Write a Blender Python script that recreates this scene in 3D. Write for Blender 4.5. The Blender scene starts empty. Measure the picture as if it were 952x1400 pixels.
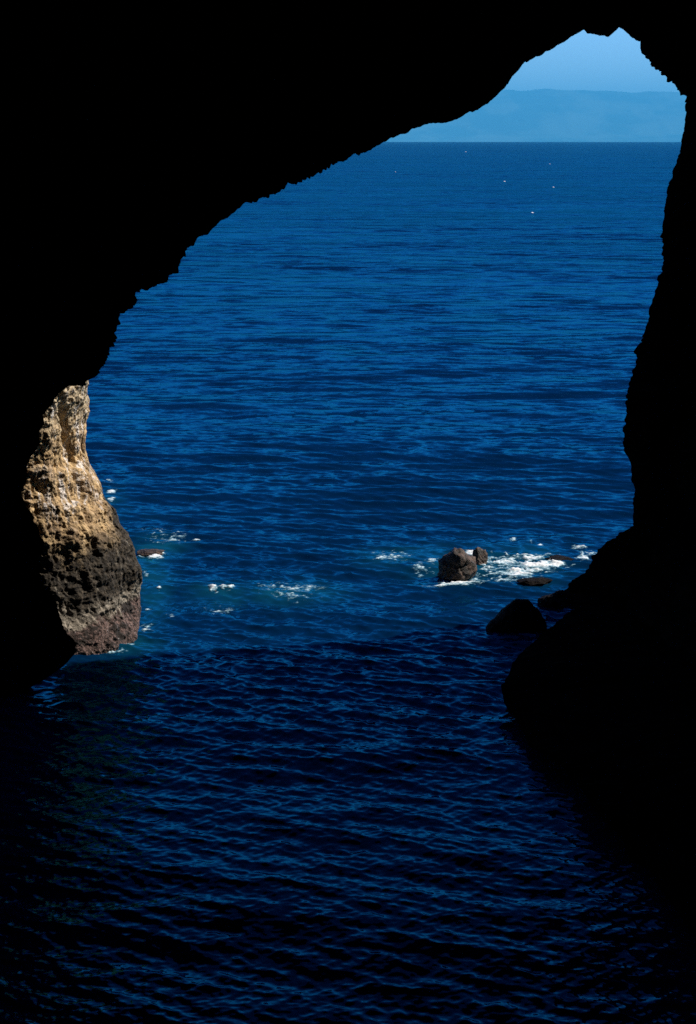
import bpy, math, random
import numpy as np
from mathutils import Vector

R = math.radians
S = bpy.context.scene
COL = S.collection
H = 25.0                       # height of the viewpoint above the sea
F = 1944.0                     # focal length in photo pixels (952 x 1400)
PITCH = R(14.75)
CX, CY = 476.0, 700.0
EARTH = 6371000.0

# ------------------------------------------------------------------ helpers
def ray(px, py):
    px = np.asarray(px, float); py = np.asarray(py, float)
    a = (px-CX)/F; b = -(py-CY)/F
    c, s = math.cos(PITCH), math.sin(PITCH)
    return np.stack([a, c + b*s, -s + b*c], -1)

def at_depth(px, py, Y):
    r = ray(px, py); Y = np.asarray(Y, float)
    return np.array([0, 0, H]) + r*(Y/r[..., 1])[..., None]

def at_water(px, py):
    r = ray(px, py)
    return np.array([0, 0, H]) + r*(-H/r[..., 2])[..., None]

def to_px(x, y, z=0.0):
    c, s = math.cos(PITCH), math.sin(PITCH)
    dz = z-H
    fwd = y*c - dz*s
    up = y*s + dz*c
    return CX + F*x/fwd, CY - F*up/fwd

def sstep(a, b, x):
    t = np.clip((x-a)/(b-a), 0, 1)
    return t*t*(3-2*t)

def _hash(i, j, k, seed):
    M = np.uint32
    h = (i.astype(np.int64)*374761393 + j.astype(np.int64)*668265263 + k.astype(np.int64)*2147483647 + seed*974711) & 0xFFFFFFFF
    h = h.astype(np.uint64)
    h = ((h ^ (h >> np.uint64(13)))*np.uint64(1274126177)) & np.uint64(0xFFFFFFFF)
    h = ((h ^ (h >> np.uint64(16)))*np.uint64(2246822519)) & np.uint64(0xFFFFFFFF)
    h = h ^ (h >> np.uint64(15))
    return h.astype(np.float64)/4294967295.0

def vnoise(p, seed=0):
    p = np.asarray(p, float)
    f = np.floor(p); t = p-f; t = t*t*t*(t*(t*6-15)+10)
    i, j, k = [f[..., a].astype(np.int64) for a in range(3)]
    r = 0
    for a in (0, 1):
        for b in (0, 1):
            for c in (0, 1):
                w = (t[..., 0] if a else 1-t[..., 0])*(t[..., 1] if b else 1-t[..., 1])*(t[..., 2] if c else 1-t[..., 2])
                r = r + w*_hash(i+a, j+b, k+c, seed)
    return r

def fbm(p, octv=5, seed=0, gain=.5, lac=2.03):
    p = np.asarray(p, float); r = 0; a = 1; n = 0
    for o in range(octv):
        r = r + a*(vnoise(p, seed+o*17)-.5); n += a
        a *= gain; p = p*lac + 7.31
    return r/n*2           # about -1 .. 1

def ridged(p, octv=4, seed=0):
    p = np.asarray(p, float); r = 0; a = 1; n = 0
    for o in range(octv):
        r = r + a*(1-np.abs(2*vnoise(p, seed+o*31)-1)); n += a
        a *= .5; p = p*2.1 + 3.7
    return r/n

def mesh(name, verts, faces, mat=None, parent=None, smooth=True):
    m = bpy.data.meshes.new(name)
    verts = np.ascontiguousarray(verts, dtype=np.float32).reshape(-1, 3)
    if isinstance(faces, np.ndarray):
        n, q = faces.shape
        m.vertices.add(len(verts)); m.vertices.foreach_set('co', verts.ravel())
        m.loops.add(n*q); m.loops.foreach_set('vertex_index', faces.astype(np.int32).ravel())
        m.polygons.add(n)
        m.polygons.foreach_set('loop_start', np.arange(0, n*q, q, dtype=np.int32))
        m.polygons.foreach_set('loop_total', np.full(n, q, dtype=np.int32))
    else:
        m.from_pydata([tuple(v) for v in verts], [], faces)
    m.polygons.foreach_set('use_smooth', np.full(len(m.polygons), smooth))
    m.update(calc_edges=True); m.validate()
    if mat: m.materials.append(mat)
    o = bpy.data.objects.new(name, m); COL.objects.link(o)
    if parent: o.parent = parent
    return o

def grid_faces(nu, nv, wrap_u=False, flip=False):
    # verts indexed [u*nv + v]
    u = np.arange(nu if wrap_u else nu-1); v = np.arange(nv-1)
    U, V = np.meshgrid(u, v, indexing='ij'); U2 = (U+1) % nu
    q = np.stack([U*nv+V, U2*nv+V, U2*nv+V+1, U*nv+V+1], -1).reshape(-1, 4)
    return q[:, ::-1] if flip else q

def tag(o, label=None, cat=None, group=None, kind=None):
    if label: o['label'] = label
    if cat: o['category'] = cat
    if group: o['group'] = group
    if kind: o['kind'] = kind
    return o

class NT:
    def __init__(s, name):
        s.m = bpy.data.materials.new(name); s.m.use_nodes = True
        s.t = s.m.node_tree; s.n = s.t.nodes; s.l = s.t.links
        s.out = s.n['Material Output']; s.b = s.n['Principled BSDF']
    def add(s, typ, **kw):
        nd = s.n.new(typ)
        for k, v in kw.items(): setattr(nd, k, v)
        return nd
    def put(s, sock, v):
        if hasattr(v, 'is_output'): s.l.new(v, sock)
        else: sock.default_value = v
    def math(s, op, a, b=0.0, clamp=False):
        nd = s.add('ShaderNodeMath', operation=op, use_clamp=clamp)
        s.put(nd.inputs[0], a); s.put(nd.inputs[1], b); return nd.outputs[0]
    def vmath(s, op, a, b=None):
        nd = s.add('ShaderNodeVectorMath', operation=op)
        s.put(nd.inputs[0], a)
        if b is not None:
            s.put(nd.inputs['Scale'] if op == 'SCALE' else nd.inputs[1], b)
        return nd.outputs[0]
    def noise(s, vec, scale, detail=4, rough=.55, out='Fac', dist=0.0):
        nd = s.add('ShaderNodeTexNoise')
        s.put(nd.inputs['Vector'], vec); nd.inputs['Scale'].default_value = scale
        nd.inputs['Detail'].default_value = detail; nd.inputs['Roughness'].default_value = rough
        nd.inputs['Distortion'].default_value = dist
        return nd.outputs[out]
    def mapr(s, v, a, b, c=0.0, d=1.0, smooth=True):
        nd = s.add('ShaderNodeMapRange', interpolation_type='SMOOTHSTEP' if smooth else 'LINEAR')
        s.put(nd.inputs['Value'], v)
        for k, x in zip(('From Min', 'From Max', 'To Min', 'To Max'), (a, b, c, d)): s.put(nd.inputs[k], x)
        return nd.outputs['Result']
    def mix(s, f, a, b):
        nd = s.add('ShaderNodeMix', data_type='RGBA')
        s.put(nd.inputs[0], f)
        for sock, v in ((nd.inputs[6], a), (nd.inputs[7], b)):
            if isinstance(v, tuple): v = (*v, 1)[:4]
            s.put(sock, v)
        return nd.outputs[2]
    def pos(s):
        return s.add('ShaderNodeNewGeometry').outputs['Position']
    def bump(s, h, strength=.6, dist=.1, normal=None):
        nd = s.add('ShaderNodeBump'); nd.inputs['Strength'].default_value = strength
        nd.inputs['Distance'].default_value = dist; s.put(nd.inputs['Height'], h)
        if normal is not None: s.put(nd.inputs['Normal'], normal)
        return nd.outputs['Normal']
    def set(s, key, v):
        if isinstance(v, tuple): v = (*v, 1)[:4]
        s.put(s.b.inputs[key], v)

# ------------------------------------------------------------------ materials
SUN_DIR = np.array([.72, .20, .66]); SUN_DIR /= np.linalg.norm(SUN_DIR)

def mat_cave():
    t = NT('shade_toned_cave_rock'); p = t.pos()
    n = t.noise(p, .7, 6, .65)
    t.set('Base Color', t.mix(t.mapr(n, .35, .7), (.004, .0035, .003), (.011, .009, .007)))  # far below real rock albedo; the cave's shade is put into this colour
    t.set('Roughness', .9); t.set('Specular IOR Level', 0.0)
    t.set('Normal', t.bump(t.noise(p, 3.0, 8, .65), .8, .25))
    return t.m

def mat_pillar():
    t = NT('banded_sea_rock'); p = t.pos()
    sep = t.add('ShaderNodeSeparateXYZ'); t.put(sep.inputs[0], p)
    z = sep.outputs[2]
    wob = t.noise(p, .55, 5, .6); fine = t.noise(p, 3.2, 9, .68)
    zz = t.math('ADD', z, t.math('MULTIPLY', t.math('SUBTRACT', t.math('ADD', t.math('MULTIPLY', wob, .7), t.math('MULTIPLY', fine, .3)), .5), 5.0))
    pv = t.vmath('MULTIPLY', p, (1, 1, .28))
    fine = t.noise(p, 3.2, 9, .68); mid = t.noise(p, 1.1, 7, .62); vert = t.noise(pv, 1.5, 7, .62, dist=.4)
    tan = t.mix(t.mapr(mid, .34, .66), (.28, .185, .10), (.58, .405, .21))
    tan = t.mix(t.mapr(vert, .52, .68), tan, (.46, .35, .25))
    tan = t.mix(t.mapr(fine, .42, .32), tan, (.06, .038, .022))
    # pale grey crown near the top
    tan = t.mix(t.math('MULTIPLY', t.mapr(z, 9.6, 12.2), .8), tan, t.mix(t.mapr(fine, .35, .6), (.17, .13, .095), (.56, .465, .32)))
    # guano streaks running down
    gv = t.vmath('MULTIPLY', p, (1, 1, .10))
    g = t.noise(gv, 2.3, 6, .6, dist=.6)
    gm = t.math('MULTIPLY', t.mapr(g, .54, .61), t.mapr(t.noise(p, .45, 3), .36, .48))
    gm = t.math('MULTIPLY', gm, t.mapr(z, 5.6, 7.2))
    tan = t.mix(t.math('MULTIPLY', gm, .85), tan, (.72, .66, .62))
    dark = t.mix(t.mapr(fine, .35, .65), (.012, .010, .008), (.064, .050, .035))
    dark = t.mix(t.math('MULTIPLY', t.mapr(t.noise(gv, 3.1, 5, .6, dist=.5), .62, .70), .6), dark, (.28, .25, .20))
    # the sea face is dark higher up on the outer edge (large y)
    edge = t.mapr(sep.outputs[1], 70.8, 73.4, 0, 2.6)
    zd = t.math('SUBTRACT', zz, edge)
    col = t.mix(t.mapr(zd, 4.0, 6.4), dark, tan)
    rim = t.mix(t.mapr(fine, .36, .62), (.08, .07, .055), (.30, .26, .21))
    rm = t.math('MULTIPLY', t.mapr(zz, 1.2, 1.6), t.mapr(zz, 2.6, 2.1))
    col = t.mix(t.math('MULTIPLY', rm, .9), col, rim)
    barn = t.mix(t.mapr(t.noise(p, 7.0, 5, .7), .38, .62), (.02, .014, .012), (.18, .115, .100))
    barn = t.mix(t.mapr(mid, .52, .40), barn, (.022, .017, .015))
    barn = t.mix(t.mapr(t.noise(p, 9.0, 4, .7), .64, .72), barn, (.6, .55, .55))
    col = t.mix(t.mapr(zz, 1.65, 1.05), col, barn)
    # thin fractures, mostly upright
    cv = t.vmath('MULTIPLY', p, (1, 1, .33))
    c1 = t.mapr(t.math('ABSOLUTE', t.math('SUBTRACT', t.noise(cv, .9, 5, .6, dist=.8), .5)), .0, .018, 1, 0)
    c2 = t.mapr(t.math('ABSOLUTE', t.math('SUBTRACT', t.noise(p, 1.6, 4, .6, dist=.5), .5)), .0, .012, 1, 0)
    crack = t.math('MAXIMUM', c1, t.math('MULTIPLY', c2, .7))
    col = t.mix(t.math('MULTIPLY', crack, .75), col, (.022, .016, .011))
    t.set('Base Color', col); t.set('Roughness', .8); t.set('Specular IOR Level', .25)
    h = t.math('ADD', t.math('MULTIPLY', fine, .7), t.math('MULTIPLY', t.noise(p, 9, 6, .7), .35))
    h = t.math('SUBTRACT', h, t.math('MULTIPLY', crack, .35))
    t.set('Normal', t.bump(h, .8, .22))
    return t.m

def mat_boulder(name, a, b, spec=.35):
    t = NT(name); p = t.pos()
    n = t.noise(p, 3.0, 8, .68)
    t.set('Base Color', t.mix(t.mapr(n, .38, .64), a, b))
    t.set('Roughness', .6); t.set('Specular IOR Level', spec)
    t.set('Normal', t.bump(t.noise(p, 7, 8, .7), .9, .12))
    return t.m

def mat_foam():
    t = NT('white_foam'); p = t.pos()
    d = t.add('ShaderNodeAttribute', attribute_name='foam_cover').outputs['Fac']
    n = t.noise(t.vmath('MULTIPLY', p, (.7, 1.3, 1)), 9, 7, .75)
    e = t.math('ADD', d, t.math('MULTIPLY', t.math('SUBTRACT', n, .55), 1.15))
    t.set('Base Color', t.mix(t.mapr(e, .50, 1.02), (.16, .38, .50), (.80, .82, .83)))
    t.set('Alpha', t.mapr(e, .36, .80))
    t.set('Roughness', .8); t.set('Specular IOR Level', .2)
    t.set('Normal', t.bump(n, .5, .08))
    return t.m

def mat_hills():
    t = NT('dry_mountain_slopes'); p = t.pos()
    n = t.noise(t.vmath('MULTIPLY', p, (1, .4, 2.2)), .00035, 6, .6)
    t.set('Base Color', t.mix(t.mapr(n, .4, .6), (.02, .05, .06), (.10, .15, .14)))
    t.set('Roughness', 1.0); t.set('Specular IOR Level', 0.0)
    return t.m

CAP, GAIN = .34, .80
def mat_water():
    t = NT('deep_blue_sea'); p = t.pos()
    att = t.add('ShaderNodeAttribute', attribute_name='far').outputs['Fac']
    aer = t.add('ShaderNodeAttribute', attribute_name='aerated').outputs['Fac']
    geo = t.add('ShaderNodeNewGeometry').outputs['Normal']
    def slope(vscale, scale, amp, det=2):
        v = t.vmath('MULTIPLY', p, vscale)
        c = t.noise(v, scale, det, .5, out='Color')
        c = t.vmath('SUBTRACT', c, (.5, .5, .5))
        return t.vmath('MULTIPLY', c, amp)
    # small ripples everywhere, longer waves only where the mesh is too coarse to carry them
    rip = t.vmath('ADD', slope((.55, 1, 1), 4.5, (.22, .34, 0)), slope((.5, 1, 1), 1.7, (.18, .34, 0)))
    farw = t.vmath('ADD', slope((.35, 1, 1), .55, (.35, .75, 0)), slope((.22, 1, 1), .16, (.15, .65, 0)))
    farw = t.vmath('ADD', farw, slope((.2, 1, 1), .04, (.05, .35, 0)))
    farw = t.vmath('SCALE', farw, t.math('MULTIPLY', att, 1.5))
    gust = t.mapr(t.noise(t.vmath('MULTIPLY', p, (.25, 1, 1)), .022, 4, .6), .32, .68, .40, 1.45, smooth=False)
    d = t.vmath('SCALE', t.vmath('ADD', rip, farw), gust)
    nrm = t.vmath('NORMALIZE', t.vmath('ADD', geo, d))
    col = t.mix(aer, (.0003, .0125, .044), (.003, .070, .125))
    t.n.remove(t.b)
    df = t.add('ShaderNodeBsdfDiffuse'); t.put(df.inputs['Color'], col); t.put(df.inputs['Normal'], nrm)
    gl = t.add('ShaderNodeBsdfGlossy'); gl.inputs['Roughness'].default_value = .07
    gl.inputs['Color'].default_value = (.05, .665, 1.0, 1); t.put(gl.inputs['Normal'], nrm)
    fr = t.add('ShaderNodeFresnel'); fr.inputs['IOR'].default_value = 1.33; t.put(fr.inputs['Normal'], nrm)
    # a rough sea never mirrors like still water at grazing angles: its reflectance levels off
    fac = t.math('MULTIPLY', t.math('MINIMUM', fr.outputs[0], CAP), GAIN)
    mx = t.add('ShaderNodeMixShader'); t.put(mx.inputs[0], fac)
    t.l.new(df.outputs[0], mx.inputs[1]); t.l.new(gl.outputs[0], mx.inputs[2]); t.l.new(mx.outputs[0], t.out.inputs['Surface'])
    return t.m

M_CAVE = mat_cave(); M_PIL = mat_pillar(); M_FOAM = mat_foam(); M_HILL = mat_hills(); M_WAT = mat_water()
M_BROWN = mat_boulder('wet_brown_rock', (.012, .009, .007), (.095, .054, .037))
M_BLACK = mat_boulder('wet_shade_toned_rock', (.006, .005, .005), (.016, .013, .011), .03)  # wet rock pushed near black; the boulders' shade is in the colour

# ------------------------------------------------------------------ the sea
rng = np.random.default_rng(7)
NW = 120
lam = np.exp(np.linspace(np.log(.17), np.log(20.0), NW)) * rng.uniform(.93, 1.07, NW)
kk = 2*np.pi/lam
spread = np.where(lam < .8, .65, np.where(lam < 3, .42, .22))
ang = R(-97) + rng.normal(0, 1, NW)*spread          # running in towards the arch
dirx, diry = np.cos(ang), np.sin(ang)
pha = rng.uniform(0, 2*np.pi, NW)
sl = np.interp(np.log(lam), np.log([.17, .4, .9, 2.0, 5, 22]), [.030, .046, .046, .030, .013, .006])
amp = sl/kk

def spacing(r, caz):
    dr = .7/1422.0*(r*r+H*H)/H
    return np.maximum(dr, np.maximum(r*caz, .03))

def waves(x, y, caz=R(.06)):
    """displaced position of sea points (x, y) -> x', y', z, lost slope share"""
    x = np.asarray(x, np.float64); y = np.asarray(y, np.float64)
    r = np.hypot(x, y); sp = spacing(r, caz)
    X = x.copy(); Y = y.copy(); Z = np.zeros_like(x); lost = np.zeros_like(x)
    gust = .72 + .55*(vnoise(np.stack([x*.02, y*.045, 0*x], -1), 91))
    calm = 1.0                                        
    for i in range(NW):
        w = sstep(2.2, 4.5, lam[i]/sp)
        lost += (1-w)*sl[i]**2
        act = w > 0
        if not act.any(): continue
        th = kk[i]*(dirx[i]*x+diry[i]*y) + pha[i]
        a = amp[i]*w*gust*calm
        c, s_ = np.cos(th), np.sin(th)
        Z += a*c
        q = .75
        X -= q*a*dirx[i]*s_; Y -= q*a*diry[i]*s_
    Z -= r*r/(2*EARTH)
    return X, Y, Z, lost/np.sum(sl**2)

AER = [(215, 745, 34, 16), (300, 815, 40, 16), (400, 810, 62, 18), (205, 800, 28, 60), (180, 880, 40, 14),
       (690, 770, 85, 26), (600, 770, 50, 22), (540, 762, 45, 14), (150, 690, 22, 18)]

def aeration(x, y):
    px, py = to_px(x, y)
    a = np.zeros_like(x)
    for cx, cy, rx, ry in AER:
        a = np.maximum(a, np.exp(-(((px-cx)/rx)**2+((py-cy)/ry)**2)))
    n = fbm(np.stack([x*.5, y*.5, 0*x], -1), 4, 5)
    return np.clip(a*(.75+.8*n), 0, 1)*.75

def build_sea():
    az_f = np.arange(-24, 24.001, .06)
    az_c = np.concatenate([np.linspace(-180, -60, 31), np.linspace(-57, -24.6, 40)])
    az = np.concatenate([az_c, az_f, -az_c[::-1]])
    rows = [2.0]
    while rows[-1] < 30: rows.append(rows[-1]*1.05+.05)
    while rows[-1] < 5000: rows.append(rows[-1] + .7/1422.0*(rows[-1]**2+H*H)/H)
    while rows[-1] < 32000: rows.append(rows[-1]*1.05)
    r = np.array(rows); na, nr = len(az), len(r)
    A, RR = np.meshgrid(np.radians(az), r, indexing='ij')
    x = (RR*np.sin(A)).ravel(); y = (RR*np.cos(A)).ravel()
    caz = np.where(np.abs(A.ravel()) > R(24.3), R(1.2), R(.06))
    X = np.empty_like(x); Y = np.empty_like(x); Z = np.empty_like(x); L = np.empty_like(x)
    step = 200000
    for i in range(0, len(x), step):
        sl_ = slice(i, i+step)
        X[sl_], Y[sl_], Z[sl_], L[sl_] = waves(x[sl_], y[sl_], caz[sl_])
    o = mesh('water', np.stack([X, Y, Z], -1), grid_faces(na, nr), M_WAT)
    nz = np.empty(len(o.data.polygons)*3, np.float32); o.data.polygons.foreach_get('normal', nz); print('WATER NORMAL', nz[2::3].mean())
    if nz[2::3].mean() < 0: o.data.flip_normals()
    at = o.data.attributes.new('far', 'FLOAT', 'POINT')
    at.data.foreach_set('value', np.sqrt(np.clip(L, 0, 1)).astype(np.float32))
    ae = np.zeros_like(x); near = (y > 40) & (y < 140) & (np.abs(x) < 40)
    ae[near] = aeration(x[near], y[near])
    at = o.data.attributes.new('aerated', 'FLOAT', 'POINT')
    at.data.foreach_set('value', ae.astype(np.float32))
    tag(o, kind='structure')
    return o
build_sea()

# ------------------------------------------------------------------ the arch / cave
LIP = [  # photo x, photo y, distance in front of the viewpoint
 (-80, 1040, 62.2), (-30, 985, 62.4), (20, 952, 62.5), (60, 930, 62.6), (88, 910, 62.7), (101, 895, 62.7), (104, 881, 62.7), (92, 863, 62.7),
 (81, 843, 62.7), (79, 823, 62.7), (62, 799, 62.6), (54, 777, 62.5), (55, 757, 62.4), (62, 742, 62.3), (54, 735, 62.2), (52, 718, 62.2),
 (42, 702, 62.0), (33, 683, 61.8), (30, 665, 61.7), (38, 648, 61.4), (40, 629, 61.2), (52, 607, 60.8), (55, 589, 60.54), (60, 579, 60.66),  # left leg: cast-shadow edge on the rock, built as a lip outline
 (60, 567, 60.77), (72, 550, 60.89), (84, 535, 61.02), (96, 527.5, 60.84), (108, 526, 60.9), (114, 528.5, 60.6), (119, 525, 60.64), (141, 505, 61.2),
 (150.5, 490, 61), (150.7, 478.6, 60.8), (157, 466, 60.6), (163.8, 444.7, 60.4), (165, 430, 60.2), (172.5, 427, 60), (184.6, 415.7, 60), (188.4, 401, 60),
 (194, 395.5, 60), (199, 397, 60), (213.5, 391.6, 60), (230.5, 386, 60), (233, 379, 60), (244, 372, 60), (254.6, 348, 60), (266.7, 331, 60),
 (283.6, 318, 60), (300.5, 301, 60), (312, 295.5, 60), (320, 291, 60), (329, 284, 60), (334, 278, 60.02), (351, 276.6, 60.17), (360, 271, 60.26),
 (378, 264.5, 60.48), (394.8, 254, 60.72), (428.6, 242, 61.24), (457.5, 225, 61.73), (486.5, 213, 62.25), (500, 205.6, 62.51), (519, 197, 62.88), (545, 186, 63.4),
 (561.7, 178, 63.75), (590, 168.6, 64.36), (618.7, 165, 64.99), (625.8, 162.4, 65.15), (659, 147, 65.92), (675.7, 133, 66.31), (690, 121, 66.65), (699.4, 107, 66.88),
 (713.7, 90, 67.23), (732.7, 78, 67.7), (759, 64, 68.36), (775.4, 56, 68.77), (789.6, 45, 69.14), (799, 39, 69.38), (804, 45, 69.51), (818, 46, 69.88),
 (832, 51, 70.25), (841, 43.7, 70.49), (846.6, 37, 70.64), (858.5, 45, 70.96), (873, 59, 71.88), (877.5, 71, 71.92), (894, 90, 72.0), (904, 99, 72.04),
 (913, 111.6, 72.09), (928, 124, 72.14), (936, 134, 72.18), (938, 147, 72.23), (935, 175, 72.34), (932.5, 196, 72.4), (926, 219, 72.4), (914, 254, 72.4),
 (907, 300, 72.4), (905.5, 345, 72.4), (907, 371, 72.4), (900, 377, 72.1), (901, 387, 72.2), (896, 396, 72.3), (888, 426, 72.6), (882, 455, 72.8),
 (869, 480, 72.8), (866, 503, 72.8), (863, 520, 72.8), (856, 536, 72), (853.5, 566, 72), (853, 600, 72), (855, 618, 72), (863, 638, 72.8),
 (862, 655, 72.8), (868, 669, 72.8), (866, 688, 72.8), (865, 712, 72), (865, 719, 72.3), (850, 728, 73), (829, 740, 74), (814, 759, 75),
 (803.5, 776, 76), (780, 795, 76.3), (773, 810, 76.5), (786, 832, 73), (758, 852, 71), (730, 879, 68), (709, 896, 65.5), (698, 913, 63.5),
 (686, 938, 60.5), (690, 963, 58.5), (713, 994, 56.5), (724, 1022, 54.5), (757, 1035, 53), (787, 1066, 51), (817, 1112, 48), (850, 1146, 46.5),
 (864, 1185, 45.8), (872, 1250, 45.5),
]

def build_arch():
    L = np.array(LIP, float)
    seg = np.hypot(np.diff(L[:, 0]), np.diff(L[:, 1])); s = np.concatenate([[0], np.cumsum(seg)])
    n = int(s[-1]/1.7)
    q = np.linspace(0, s[-1], n)
    px = np.interp(q, s, L[:, 0]); py = np.interp(q, s, L[:, 1]); Y = np.interp(q, s, L[:, 2])
    # small-scale raggedness along the lip, in metres, then real 3-D points
    P = at_depth(px, py, Y)
    rag = fbm(np.stack([q*.09, 0*q, 0*q], -1), 4, 3)*.13 + (ridged(np.stack([q*.16, 0*q, 0*q], -1), 3, 8)-.6)*.30*np.clip(.5+1.6*fbm(np.stack([q*.02, 0*q+3, 0*q], -1), 3, 12), 0, 1)
    C = at_depth(520, 600, 64)
    out = P - C; out[:, 1] = 0; out /= np.linalg.norm(out, axis=1)[:, None]
    # smooth the outward directions along the lip
    ker = np.hanning(61); ker /= ker.sum()
    for a in (0, 2):
        out[:, a] = np.convolve(np.pad(out[:, a], 30, mode='edge'), ker, 'valid')
    out /= np.linalg.norm(out, axis=1)[:, None]
    P = P + out*rag[:, None]
    cam = np.array([0, 0, H])
    u = sstep(.5, 11, P[:, 2])
    rings = []
    # seaward face, from far out to the lip
    for o, dq in [(60, 7), (45, 6.5), (30, 6), (20, 5), (12, 4), (7, 3), (4, 2.2), (2.2, 1.5), (1.1, .95), (.4, .5)]:
        p = P + out*o; p[:, 1] += dq
        p[:, 2] = P[:, 2]*(1-u) + p[:, 2]*u - (1-u)*o*.02
        rings.append((p, min(1, o/3)))
    rings.append((P.copy(), 0.0))
    # cave interior, from the lip to behind the viewpoint
    ts = np.concatenate([1-np.geomspace(.004, .3, 34), np.linspace(.68, 0, 26)])
    for t in ts:
        off = 25*(1-t)**.62
        p = cam + (P-cam)*t + out*off
        p[:, 2] = P[:, 2]*(1-u) + p[:, 2]*u
        rings.append((p, min(1, off/1.2)))
    base = rings[-1][0]
    for ph in np.linspace(.12, math.pi/2-.02, 9):
        p = base.copy()
        p[:, 0] *= math.cos(ph); p[:, 1] = base[:, 1] - 24*math.sin(ph)
        p[:, 2] = np.where(base[:, 2] > H, H+(base[:, 2]-H)*math.cos(ph), base[:, 2])
        rings.append((p, 1.0))
    V = np.stack([r[0] for r in rings], 0)             # ring, lip
    W = np.array([r[1] for r in rings])[:, None]
    f1 = fbm(V*.22, 5, 11); f2 = fbm(V*.9, 5, 23); f3 = ridged(V*.5, 4, 41)-.55
    disp = (f1*1.5 + f2*.55 + f3*1.1)*W
    # push along outward (in plane) and along the view so that the lip outline itself is kept
    V[..., 0] += out[None, :, 0]*np.maximum(disp+1.0*W, 0)*1.0
    V[..., 2] += out[None, :, 2]*np.maximum(disp+1.0*W, 0)*u[None, :] + (1-u)[None, :]*f2*.35*W
    V[..., 1] += .5*f2*W
    nr, nl = V.shape[:2]
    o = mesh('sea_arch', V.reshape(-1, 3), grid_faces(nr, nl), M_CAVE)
    tag(o, 'huge black shadowed rock arch framing the view of the blue sea', 'rock arch')
build_arch()

# ------------------------------------------------------------------ the sunlit pillar
PL = [(100, 500), (96, 522), (84, 533), (71, 549), (59, 566), (58, 579), (53, 589), (50, 607), (38, 629), (37, 648), (27, 665), (29, 682),
      (40, 702), (49, 718), (50, 735), (56, 742), (50, 757), (50, 777), (57, 799), (73, 823), (76, 843), (88, 863), (98, 880), (106, 905), (114, 960)]
PR = [(120, 500), (118, 532), (119, 545), (119.5, 560), (117.5, 577), (117, 594), (116, 610), (118, 624), (124, 637), (130, 645), (138, 661), (144.5, 683), (158, 697),
      (165, 717), (175, 728.6), (183, 749), (188, 765), (195, 782), (194, 797), (191.6, 812), (193, 831), (191.6, 851), (187, 873), (184, 905), (180, 960)]
def build_pillar():
    nv, nu = 520, 210
    v = np.linspace(478, 960, nv)
    pl = np.array(PL, float); pr = np.array(PR, float)
    xl = np.interp(v, pl[:, 1], pl[:, 0]) - 14; xr = np.interp(v, pr[:, 1], pr[:, 0])
    top = v < 520
    xr = xr + fbm(np.stack([v*.12, 0*v, 0*v], -1), 3, 77)*1.2
    u = np.linspace(0, 1, nu)
    Vv, U = np.meshgrid(v, u, indexing='ij')
    e = np.sin(U*math.pi/2)**.9
    PX = xl[:, None] + (xr-xl)[:, None]*e
    # depth: left edge near, right edge far, rounding away at the outline; leans back with height
    YY = 67.3 + (5.4-2.9*sstep(825, 885, Vv))*U**1.25 + np.clip((880-Vv)/350, 0, 1)*1.0
    YY -= .8*np.exp(-((Vv-905)/40.)**2)
    P = at_depth(PX, Vv, YY)
    # relief
    pv = P*np.array([1, 1, .45])
    rel = fbm(pv*np.array([1,1,.6])*.55, 4, 5)*.55 + (ridged(pv*1.3, 4, 6)-.55)*.30 + fbm(P*2.2, 5, 9)*.22 + (ridged(P*3.4, 3, 15)-.5)*.16 + (ridged(P*np.array([5, 5, 1.6]), 3, 19)-.5)*.10
    # deep gully running down from the top, and small caves
    gx = 84 + (Vv-530)*.13 + 6*np.sin(Vv*.021)
    gul = np.exp(-((PX-gx)/4.0)**2)*sstep(535, 560, Vv)*sstep(700, 640, Vv)
    rel -= gul*.42
    edge = sstep(1.0, .86, U)                     # the outline itself is kept
    nrm = np.array([.86, -.46, .18])
    P = P + nrm*(rel*(.15+.85*edge))[..., None]
    # back side
    B = P[:, ::-1].copy()
    depth = np.sin(np.linspace(0, 1, nu)*math.pi)[None, :, None]
    ray_dir = np.array([-.35, .94, 0.0])
    B = B + ray_dir*(depth*2.4 + .0)
    ring = np.concatenate([P, B[:, 1:-1]], 1)
    nn = ring.shape[1]
    V = ring.transpose(1, 0, 2).reshape(-1, 3)
    faces = grid_faces(nn, nv, wrap_u=True)
    o = mesh('rock_pillar', V, faces, M_PIL)
    tag(o, 'tall sunlit tan rock pillar with dark band and pinkish foot at the left', 'rock')
build_pillar()

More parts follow.
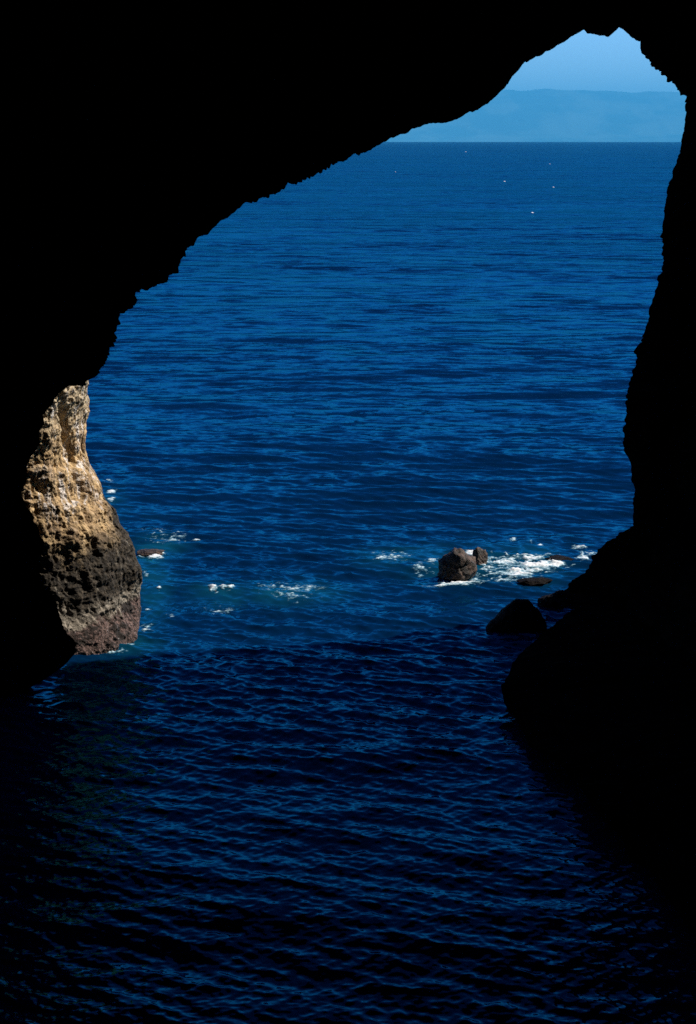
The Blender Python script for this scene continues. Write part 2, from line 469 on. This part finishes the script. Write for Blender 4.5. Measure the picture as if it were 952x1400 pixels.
# ------------------------------------------------------------------ boulders
def boulder(name, px, base_py, w_px, h, depth, seed, mat, label, group, sink=.7, res=5, crag=.16, lean=(0, 0), npl=13, poly=None):
    c = at_water(px, base_py)
    slant = math.hypot(c[1], H)
    w = w_px*slant/F/2
    import bmesh
    bm = bmesh.new(); bmesh.ops.create_icosphere(bm, subdivisions=res, radius=1)
    d = np.array([v.co[:] for v in bm.verts]); F_ = [[v.index for v in f.verts] for f in bm.faces]; bm.free()
    r_ = np.random.default_rng(seed)
    N = r_.normal(size=(npl, 3)); N /= np.linalg.norm(N, axis=1)[:, None]
    off = r_.uniform(.66, 1.0, npl)
    dots = d@N.T
    rad = np.min(np.where(dots > .05, off/np.maximum(dots, .05), 9), axis=1)
    rad = np.minimum(rad, 1.12)
    if poly is not None:
        q = at_depth(np.array([a for a, b in poly]), np.array([b for a, b in poly]), c[1]+depth*.35)
        hull = np.stack([q[:, 0]-c[0], q[:, 2]], -1)
        nl, ol = [], []
        for i in range(len(hull)):
            a_, b_ = hull[i], hull[(i+1) % len(hull)]
            e_ = b_-a_; n_ = np.array([-e_[1], e_[0]]); n_ /= np.linalg.norm(n_)
            if n_@(a_-hull.mean(0)) < 0: n_ = -n_
            for ty in (-.55, .1, .5):
                n3 = np.array([n_[0], ty+r_.uniform(-.15, .15), n_[1]]); sc = np.linalg.norm(n3)
                nl.append(n3/sc); ol.append((n_@a_ + max(0, abs(ty)-.2)*.15)/sc)
        for ty in (-1, 1):
            for tx in (-.45, .4):
                n3 = np.array([tx+r_.uniform(-.2, .2), ty, r_.uniform(.25, .5)]); sc = np.linalg.norm(n3)
                nl.append(n3/sc); ol.append(depth/2*r_.uniform(.85, 1.0)/sc)
        N2 = np.array(nl); o2 = np.maximum(np.array(ol), .05)
        dd = d@N2.T
        rad = np.min(np.where(dd > .03, o2/np.maximum(dd, .03), 9), axis=1)
        rad = np.minimum(rad, max(w*1.3, h*1.3))
    rad = rad*(1 + crag*fbm(d*2.2, 5, seed) + crag*.8*(ridged(d*4.0, 4, seed+3)-.5) + crag*.35*fbm(d*9, 3, seed+5))
    p = d*rad[:, None]
    ext = np.abs(p[:, 0]).max()
    zt = p[:, 2].max()
    if poly is None: p = p*np.array([w/ext, depth/2, h/zt])
    p[:, 0] += p[:, 2]*lean[0]; p[:, 1] += p[:, 2]*lean[1]
    neg = p[:, 2] < 0; p[neg, 2] *= sink/max(.01, h)
    o = mesh(name, p, F_, mat)
    o.location = (c[0], c[1]+depth/2*.72, 0.0)
    tag(o, label, 'rock', group)
    return o

G1 = 'rocks awash in the sunlit surf'; G2 = 'black boulders in the shade at the foot of the right wall'
boulder('boulder', 626, 794, 54, 1.35, 2.2, 12, M_BROWN, 'craggy brown boulder, the largest rock standing in the white surf', G1, crag=.24, poly=[(602, 792), (600, 766), (613, 755), (624, 750), (645, 760), (655, 768), (652, 783), (640, 795)])
boulder('boulder', 657, 773, 22, .9, 1.0, 25, M_BROWN, 'small brown rock just behind the large boulder in the surf', G1, crag=.24, poly=[(647, 773), (646, 750), (654, 743), (664, 745), (668, 756), (666, 773)])
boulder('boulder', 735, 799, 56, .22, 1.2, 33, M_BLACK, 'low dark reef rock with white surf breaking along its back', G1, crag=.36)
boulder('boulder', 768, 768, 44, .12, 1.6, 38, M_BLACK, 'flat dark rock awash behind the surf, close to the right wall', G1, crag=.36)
boulder('boulder', 205, 757, 40, .14, 1.0, 41, M_BROWN, 'low brown rock with a white wash beside the sunlit pillar', G1, crag=.34)
boulder('boulder', 292, 811, 18, .18, .8, 47, M_BROWN, 'small nearly submerged rock under a white splash in open water', G1, crag=.34)
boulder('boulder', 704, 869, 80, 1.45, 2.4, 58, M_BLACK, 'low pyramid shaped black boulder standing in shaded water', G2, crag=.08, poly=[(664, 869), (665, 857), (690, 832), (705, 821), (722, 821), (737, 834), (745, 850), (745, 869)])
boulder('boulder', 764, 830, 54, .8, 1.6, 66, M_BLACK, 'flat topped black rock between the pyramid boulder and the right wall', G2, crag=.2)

# ------------------------------------------------------------------ foam
def foam(blobs, label, seed, cell=.045, thr=.50, lift=.06):
    b = np.array(blobs, float)
    x0, x1 = (b[:, 0]-b[:, 2]*1.7).min(), (b[:, 0]+b[:, 2]*1.7).max()
    y0, y1 = (b[:, 1]-b[:, 3]*1.7).min(), (b[:, 1]+b[:, 3]*1.7).max()
    c = at_water(np.array([x0, x1, x0, x1]), np.array([y0, y0, y1, y1]))
    xs = np.arange(c[:, 0].min(), c[:, 0].max(), cell); ys = np.arange(c[:, 1].min(), c[:, 1].max(), cell*1.5)
    GX, GY = np.meshgrid(xs, ys, indexing='ij')
    px, py = to_px(GX, GY)
    Q = lambda sx, sy, o=0: np.stack([GX*sx, GY*sy, 0*GX+o], -1)
    wx = fbm(Q(.7, .7), 3, seed+1)*9; wy = fbm(Q(.7, .7, 5), 3, seed+2)*4
    I = np.zeros_like(GX)
    for bx, by, rx, ry, dn in b:
        I = np.maximum(I, dn*np.clip(1.3-np.sqrt(((px+wx-bx)/rx)**2+((py+wy-by)/ry)**2), 0, 1.1))
    warp = fbm(Q(.9, .7), 3, seed+7)
    def web(sx, sy, sd):                               # thin connected threads
        q = Q(sx, sy); q = q + warp[..., None]*.9
        return 1-np.abs(2*vnoise(q, sd)-1)
    lace = np.maximum(web(1.0, 1.5, seed), web(1.9, 2.8, seed+40)*.92)
    fine = fbm(Q(4.5, 6.5), 3, seed+9)
    f = np.where(I > .03, I*.88 + (lace-.72)*(1.05-.55*I) + fine*.55*(1-.45*I), 0)
    nx, ny = GX.shape
    fc = (f[:-1, :-1]+f[1:, :-1]+f[1:, 1:]+f[:-1, 1:])/4
    i, j = np.nonzero(fc > thr-.22)
    if len(i) == 0: print('NO FOAM', label); return
    quads = np.stack([i*ny+j, (i+1)*ny+j, (i+1)*ny+j+1, i*ny+j+1], -1)
    used, inv = np.unique(quads, return_inverse=True)
    xx, yy = GX.ravel()[used], GY.ravel()[used]
    X, Y, Z, _ = waves(xx, yy)
    over = np.clip((f.ravel()[used]-thr)*1.6, 0, 1)
    hump = fbm(np.stack([xx*.9, yy*1.3, 0*xx], -1), 3, seed+20)
    Z = Z + .015 + lift*over*(1+1.0*hump) + .05*np.clip(fine.ravel()[used], 0, 1)*over
    o = mesh('sea_foam', np.stack([X, Y, Z], -1), inv.reshape(-1, 4), M_FOAM)
    at = o.data.attributes.new('foam_cover', 'FLOAT', 'POINT'); at.data.foreach_set('value', f.ravel()[used].astype(np.float32))
    tag(o, label, 'foam', 'patches of foam on the water', 'stuff')
    return o

foam([(735, 775, 44, 8, 1.15), (708, 784, 36, 13, .80), (690, 768, 30, 10, .76), (725, 764, 32, 6, .82), (690, 791, 26, 6, .68), (668, 778, 22, 14, .62), (705, 786, 16, 5, .95), (762, 773, 18, 6, 1.1)],
     'broad white surf breaking to the right of the large brown boulder', 1, lift=.10)
foam([(625, 799, 40, 4.5, .95), (650, 792, 18, 6, .8), (600, 803, 22, 3, .8), (646, 758, 10, 5, 1.1), (668, 766, 16, 8, .6)],
     'white foam ring around the foot of the large brown boulder', 2)
foam([(575, 778, 16, 10, .55), (592, 768, 10, 5, .7), (570, 786, 10, 4, .6)], 'small flecks of foam left of the large brown boulder', 3)
foam([(535, 762, 28, 9, .60), (520, 764, 10, 5, .7), (545, 757, 12, 4, .6)], 'scattered lacy foam patch left of the surf in open water', 4)
foam([(797, 762, 12, 8, 1.0), (790, 749, 14, 3, .85), (808, 757, 8, 5, .7)], 'white foam patch against the foot of the right wall', 5, lift=.12)
foam([(701, 737, 10, 2.5, .78), (735, 743, 6, 2, .8), (722, 740, 5, 2, .6)], 'tiny white crests beyond the surf', 6)
foam([(207, 757, 24, 4.5, 1.3), (192, 758, 8, 5, 1.0), (220, 753, 12, 3, .9)], 'white wash over the low rock beside the sunlit pillar', 7, lift=.08)
foam([(235, 737, 30, 9, .50), (215, 728, 22, 8, .42), (270, 737, 6, 2, .9), (250, 735, 12, 4, .5)], 'thin lacy foam behind the low rock near the pillar', 8)
foam([(291, 806, 11, 6.5, 1.25), (310, 806, 12, 4, .75), (321, 806, 7, 3, .9)], 'bright white splash over the small submerged rock', 9, lift=.1)
foam([(400, 805, 44, 9, .56), (420, 803, 26, 6, .60), (372, 808, 16, 7, .52), (400, 815, 40, 8, .42)], 'wide lacy foam patch in open water at the centre', 10)
foam([(150, 889, 22, 3, .9), (135, 882, 9, 4, .8), (178, 880, 12, 3.5, .75), (198, 857, 9, 5, .7), (203, 853, 8, 3, .7), (196, 785, 4, 8, .5)],
     'white foam fringe along the foot of the sunlit pillar', 11)
foam([(155, 672, 9, 2.5, .9), (150, 658, 10, 6, .45), (156, 682, 7, 3, .7)], 'small foam flecks just right of the tan pillar', 12)
foam([(219, 807, 5, 2.5, .9), (203, 834, 4, 2.5, .8), (230, 842, 5, 2, .6), (300, 832, 26, 6, .45)], 'few foam specks in dark water right of the pillar', 13)

def whitecaps():
    V = []; Fc = []
    r_ = random.Random(4)
    spots = [(690, 248, 1.0), (728, 291, 1.4), (757, 256, .8), (637, 207, .6), (541, 235, .5), (752, 224, .5)]
    for px, py, s in spots:
        c = at_water(px, py); sl_ = math.hypot(c[1], H)/F
        w = 1.25*s*sl_; d = .5*s*sl_*c[1]/H*.6; h = .15*s*sl_
        k = len(V); n = 9
        zc = -(c[1]**2)/(2*EARTH)
        for i in range(n):
            a = 2*math.pi*i/n; q = r_.uniform(.7, 1.15)
            V.append((c[0]+w*q*math.cos(a), c[1]+d*q*math.sin(a), zc+.1))
        V.append((c[0], c[1], zc+.25+h))
        for i in range(n): Fc.append((k+i, k+(i+1) % n, k+n))
    o = mesh('whitecaps', V, Fc, M_FOAM)
    at = o.data.attributes.new('foam_cover', 'FLOAT', 'POINT'); at.data.foreach_set('value', np.ones(len(V), np.float32))
    tag(o, 'tiny white wave crests far out on the open sea', 'foam', None, 'stuff')
whitecaps()

# ------------------------------------------------------------------ far mountains
def build_hills():
    nx, ny = 620, 70
    xs = np.linspace(-32000, 48000, nx); ys = np.linspace(71000, 95000, ny)
    X, Y = np.meshgrid(xs, ys, indexing='ij')
    def z_at(px, py, Yd):
        return at_depth(px, py, Yd)[..., 2]
    pxs = CX + xs/88000*F*1.03
    crest_py = np.interp(pxs, [300, 520, 600, 660, 690, 715, 740, 765, 800, 830, 860, 900, 940, 1100], [150, 138, 130, 123.5, 121.5, 123.5, 122.5, 123, 123.5, 124.2, 125, 125.5, 127.5, 135])
    crest = z_at(pxs, crest_py, 88000.0) + 130*fbm(np.stack([xs*.0006, 0*xs, 0*xs], -1), 4, 3)
    foot = z_at(pxs, np.interp(pxs, [450, 560, 640, 700, 780, 860, 940], [182, 174, 169, 172, 166, 171, 168]), 77000.0)
    foot = foot + 120*fbm(np.stack([xs*.00055, 0*xs+9, 0*xs], -1), 4, 8)
    a = sstep(72000, 88000, Y)**.9 * sstep(104000, 89000, Y)
    b = np.exp(-((Y-77000)/2200.)**2)
    spur = ridged(np.stack([X*.00028, Y*.00011, 0*X], -1), 5, 13)-.5
    Z = crest[:, None]*np.clip(a*(1+.0*spur), 0, 1)
    mid = np.sin(np.clip(a, 0, 1)*math.pi)
    Z = Z*1.0 + 800*spur*mid
    Z = np.maximum(Z, foot[:, None]*b*(1+.25*spur))
    Z = np.where(Y < 72000, -300, Z)
    Z = np.minimum(Z, crest[:, None]*Y/88000.0)
    o = mesh('hills', np.stack([X, Y, Z], -1).reshape(-1, 3), grid_faces(nx, ny), M_HILL)
    tag(o, kind='structure')
build_hills()

# ------------------------------------------------------------------ the air
def build_haze():
    x0, x1, y0, y1, z0, z1 = -45000, 60000, -2500, 98000, -320, 3100
    V = [(x, y, z) for x in (x0, x1) for y in (y0, y1) for z in (z0, z1)]
    Fc = [(0, 1, 3, 2), (4, 6, 7, 5), (0, 4, 5, 1), (2, 3, 7, 6), (0, 2, 6, 4), (1, 5, 7, 3)]
    t = NT('pale_blue_air')
    t.n.remove(t.b)
    pv = t.add('ShaderNodeVolumePrincipled')
    pv.inputs['Color'].default_value = (.09, .555, 1.0, 1)
    pv.inputs['Density'].default_value = 2.6e-5
    pv.inputs['Anisotropy'].default_value = 0.0
    t.l.new(pv.outputs[0], t.out.inputs['Volume'])
    o = mesh('haze', V, Fc, t.m, smooth=False)
    tag(o, kind='stuff')
    o['label'] = 'pale blue sea haze in front of the far mountains'; o['category'] = 'haze'
build_haze()

# ------------------------------------------------------------------ light, sky, camera
w = bpy.data.worlds.new('World'); S.world = w; w.use_nodes = True
nt = w.node_tree; nt.nodes.clear()
out = nt.nodes.new('ShaderNodeOutputWorld'); bg = nt.nodes.new('ShaderNodeBackground'); sky = nt.nodes.new('ShaderNodeTexSky')
sky.sky_type = 'NISHITA'; sky.sun_disc = False
sky.sun_elevation = math.asin(SUN_DIR[2]); sky.sun_rotation = math.atan2(SUN_DIR[0], SUN_DIR[1])
sky.air_density = 1.0; sky.dust_density = 0.2; sky.ozone_density = 3.0
mx = nt.nodes.new('ShaderNodeMix'); mx.data_type = 'RGBA'; mx.blend_type = 'MULTIPLY'; mx.inputs[0].default_value = 1
mx.inputs[7].default_value = (.64, .86, 1.30, 1)
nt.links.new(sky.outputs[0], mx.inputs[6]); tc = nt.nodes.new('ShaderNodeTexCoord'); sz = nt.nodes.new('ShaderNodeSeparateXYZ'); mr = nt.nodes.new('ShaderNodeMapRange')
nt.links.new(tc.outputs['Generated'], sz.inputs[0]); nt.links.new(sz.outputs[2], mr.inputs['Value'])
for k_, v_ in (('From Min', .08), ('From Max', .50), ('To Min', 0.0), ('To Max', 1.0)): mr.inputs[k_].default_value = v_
# added ramp: unseen overhead sky darkened to dim reflections in the near water
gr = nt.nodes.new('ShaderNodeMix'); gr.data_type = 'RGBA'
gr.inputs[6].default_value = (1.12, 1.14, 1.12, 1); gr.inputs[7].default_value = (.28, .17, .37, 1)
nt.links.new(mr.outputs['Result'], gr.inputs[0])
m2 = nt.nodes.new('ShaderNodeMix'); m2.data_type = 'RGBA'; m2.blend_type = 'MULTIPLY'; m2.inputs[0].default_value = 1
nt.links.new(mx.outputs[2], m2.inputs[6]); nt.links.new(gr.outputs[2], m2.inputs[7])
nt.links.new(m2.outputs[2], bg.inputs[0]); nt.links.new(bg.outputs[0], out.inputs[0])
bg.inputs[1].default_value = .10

ld = bpy.data.lights.new('sun', 'SUN'); ld.energy = 5.0; ld.angle = R(.53); ld.color = (1, .93, .82)
lo = bpy.data.objects.new('sun', ld); COL.objects.link(lo); lo.location = (0, 0, 60)
lo.rotation_euler = Vector(SUN_DIR).to_track_quat('Z', 'Y').to_euler()

cd = bpy.data.cameras.new('camera'); co = bpy.data.objects.new('camera', cd); COL.objects.link(co)
cd.sensor_fit = 'VERTICAL'; cd.sensor_height = 36; cd.lens = 36*F/1400
cd.clip_start = .1; cd.clip_end = 250000
co.location = (0, 0, H); co.rotation_euler = (math.pi/2-PITCH, 0, 0)
S.camera = co

S.view_settings.view_transform = 'Standard'; S.view_settings.look = 'None'
S.view_settings.exposure = 0.6; S.view_settings.gamma = 1; S.view_settings.use_curve_mapping = False
c = S.cycles
c.max_bounces = 6; c.diffuse_bounces = 2; c.glossy_bounces = 3; c.transmission_bounces = 2; c.volume_bounces = 0; c.transparent_max_bounces = 8
c.sample_clamp_indirect = 4
c.use_denoising = False
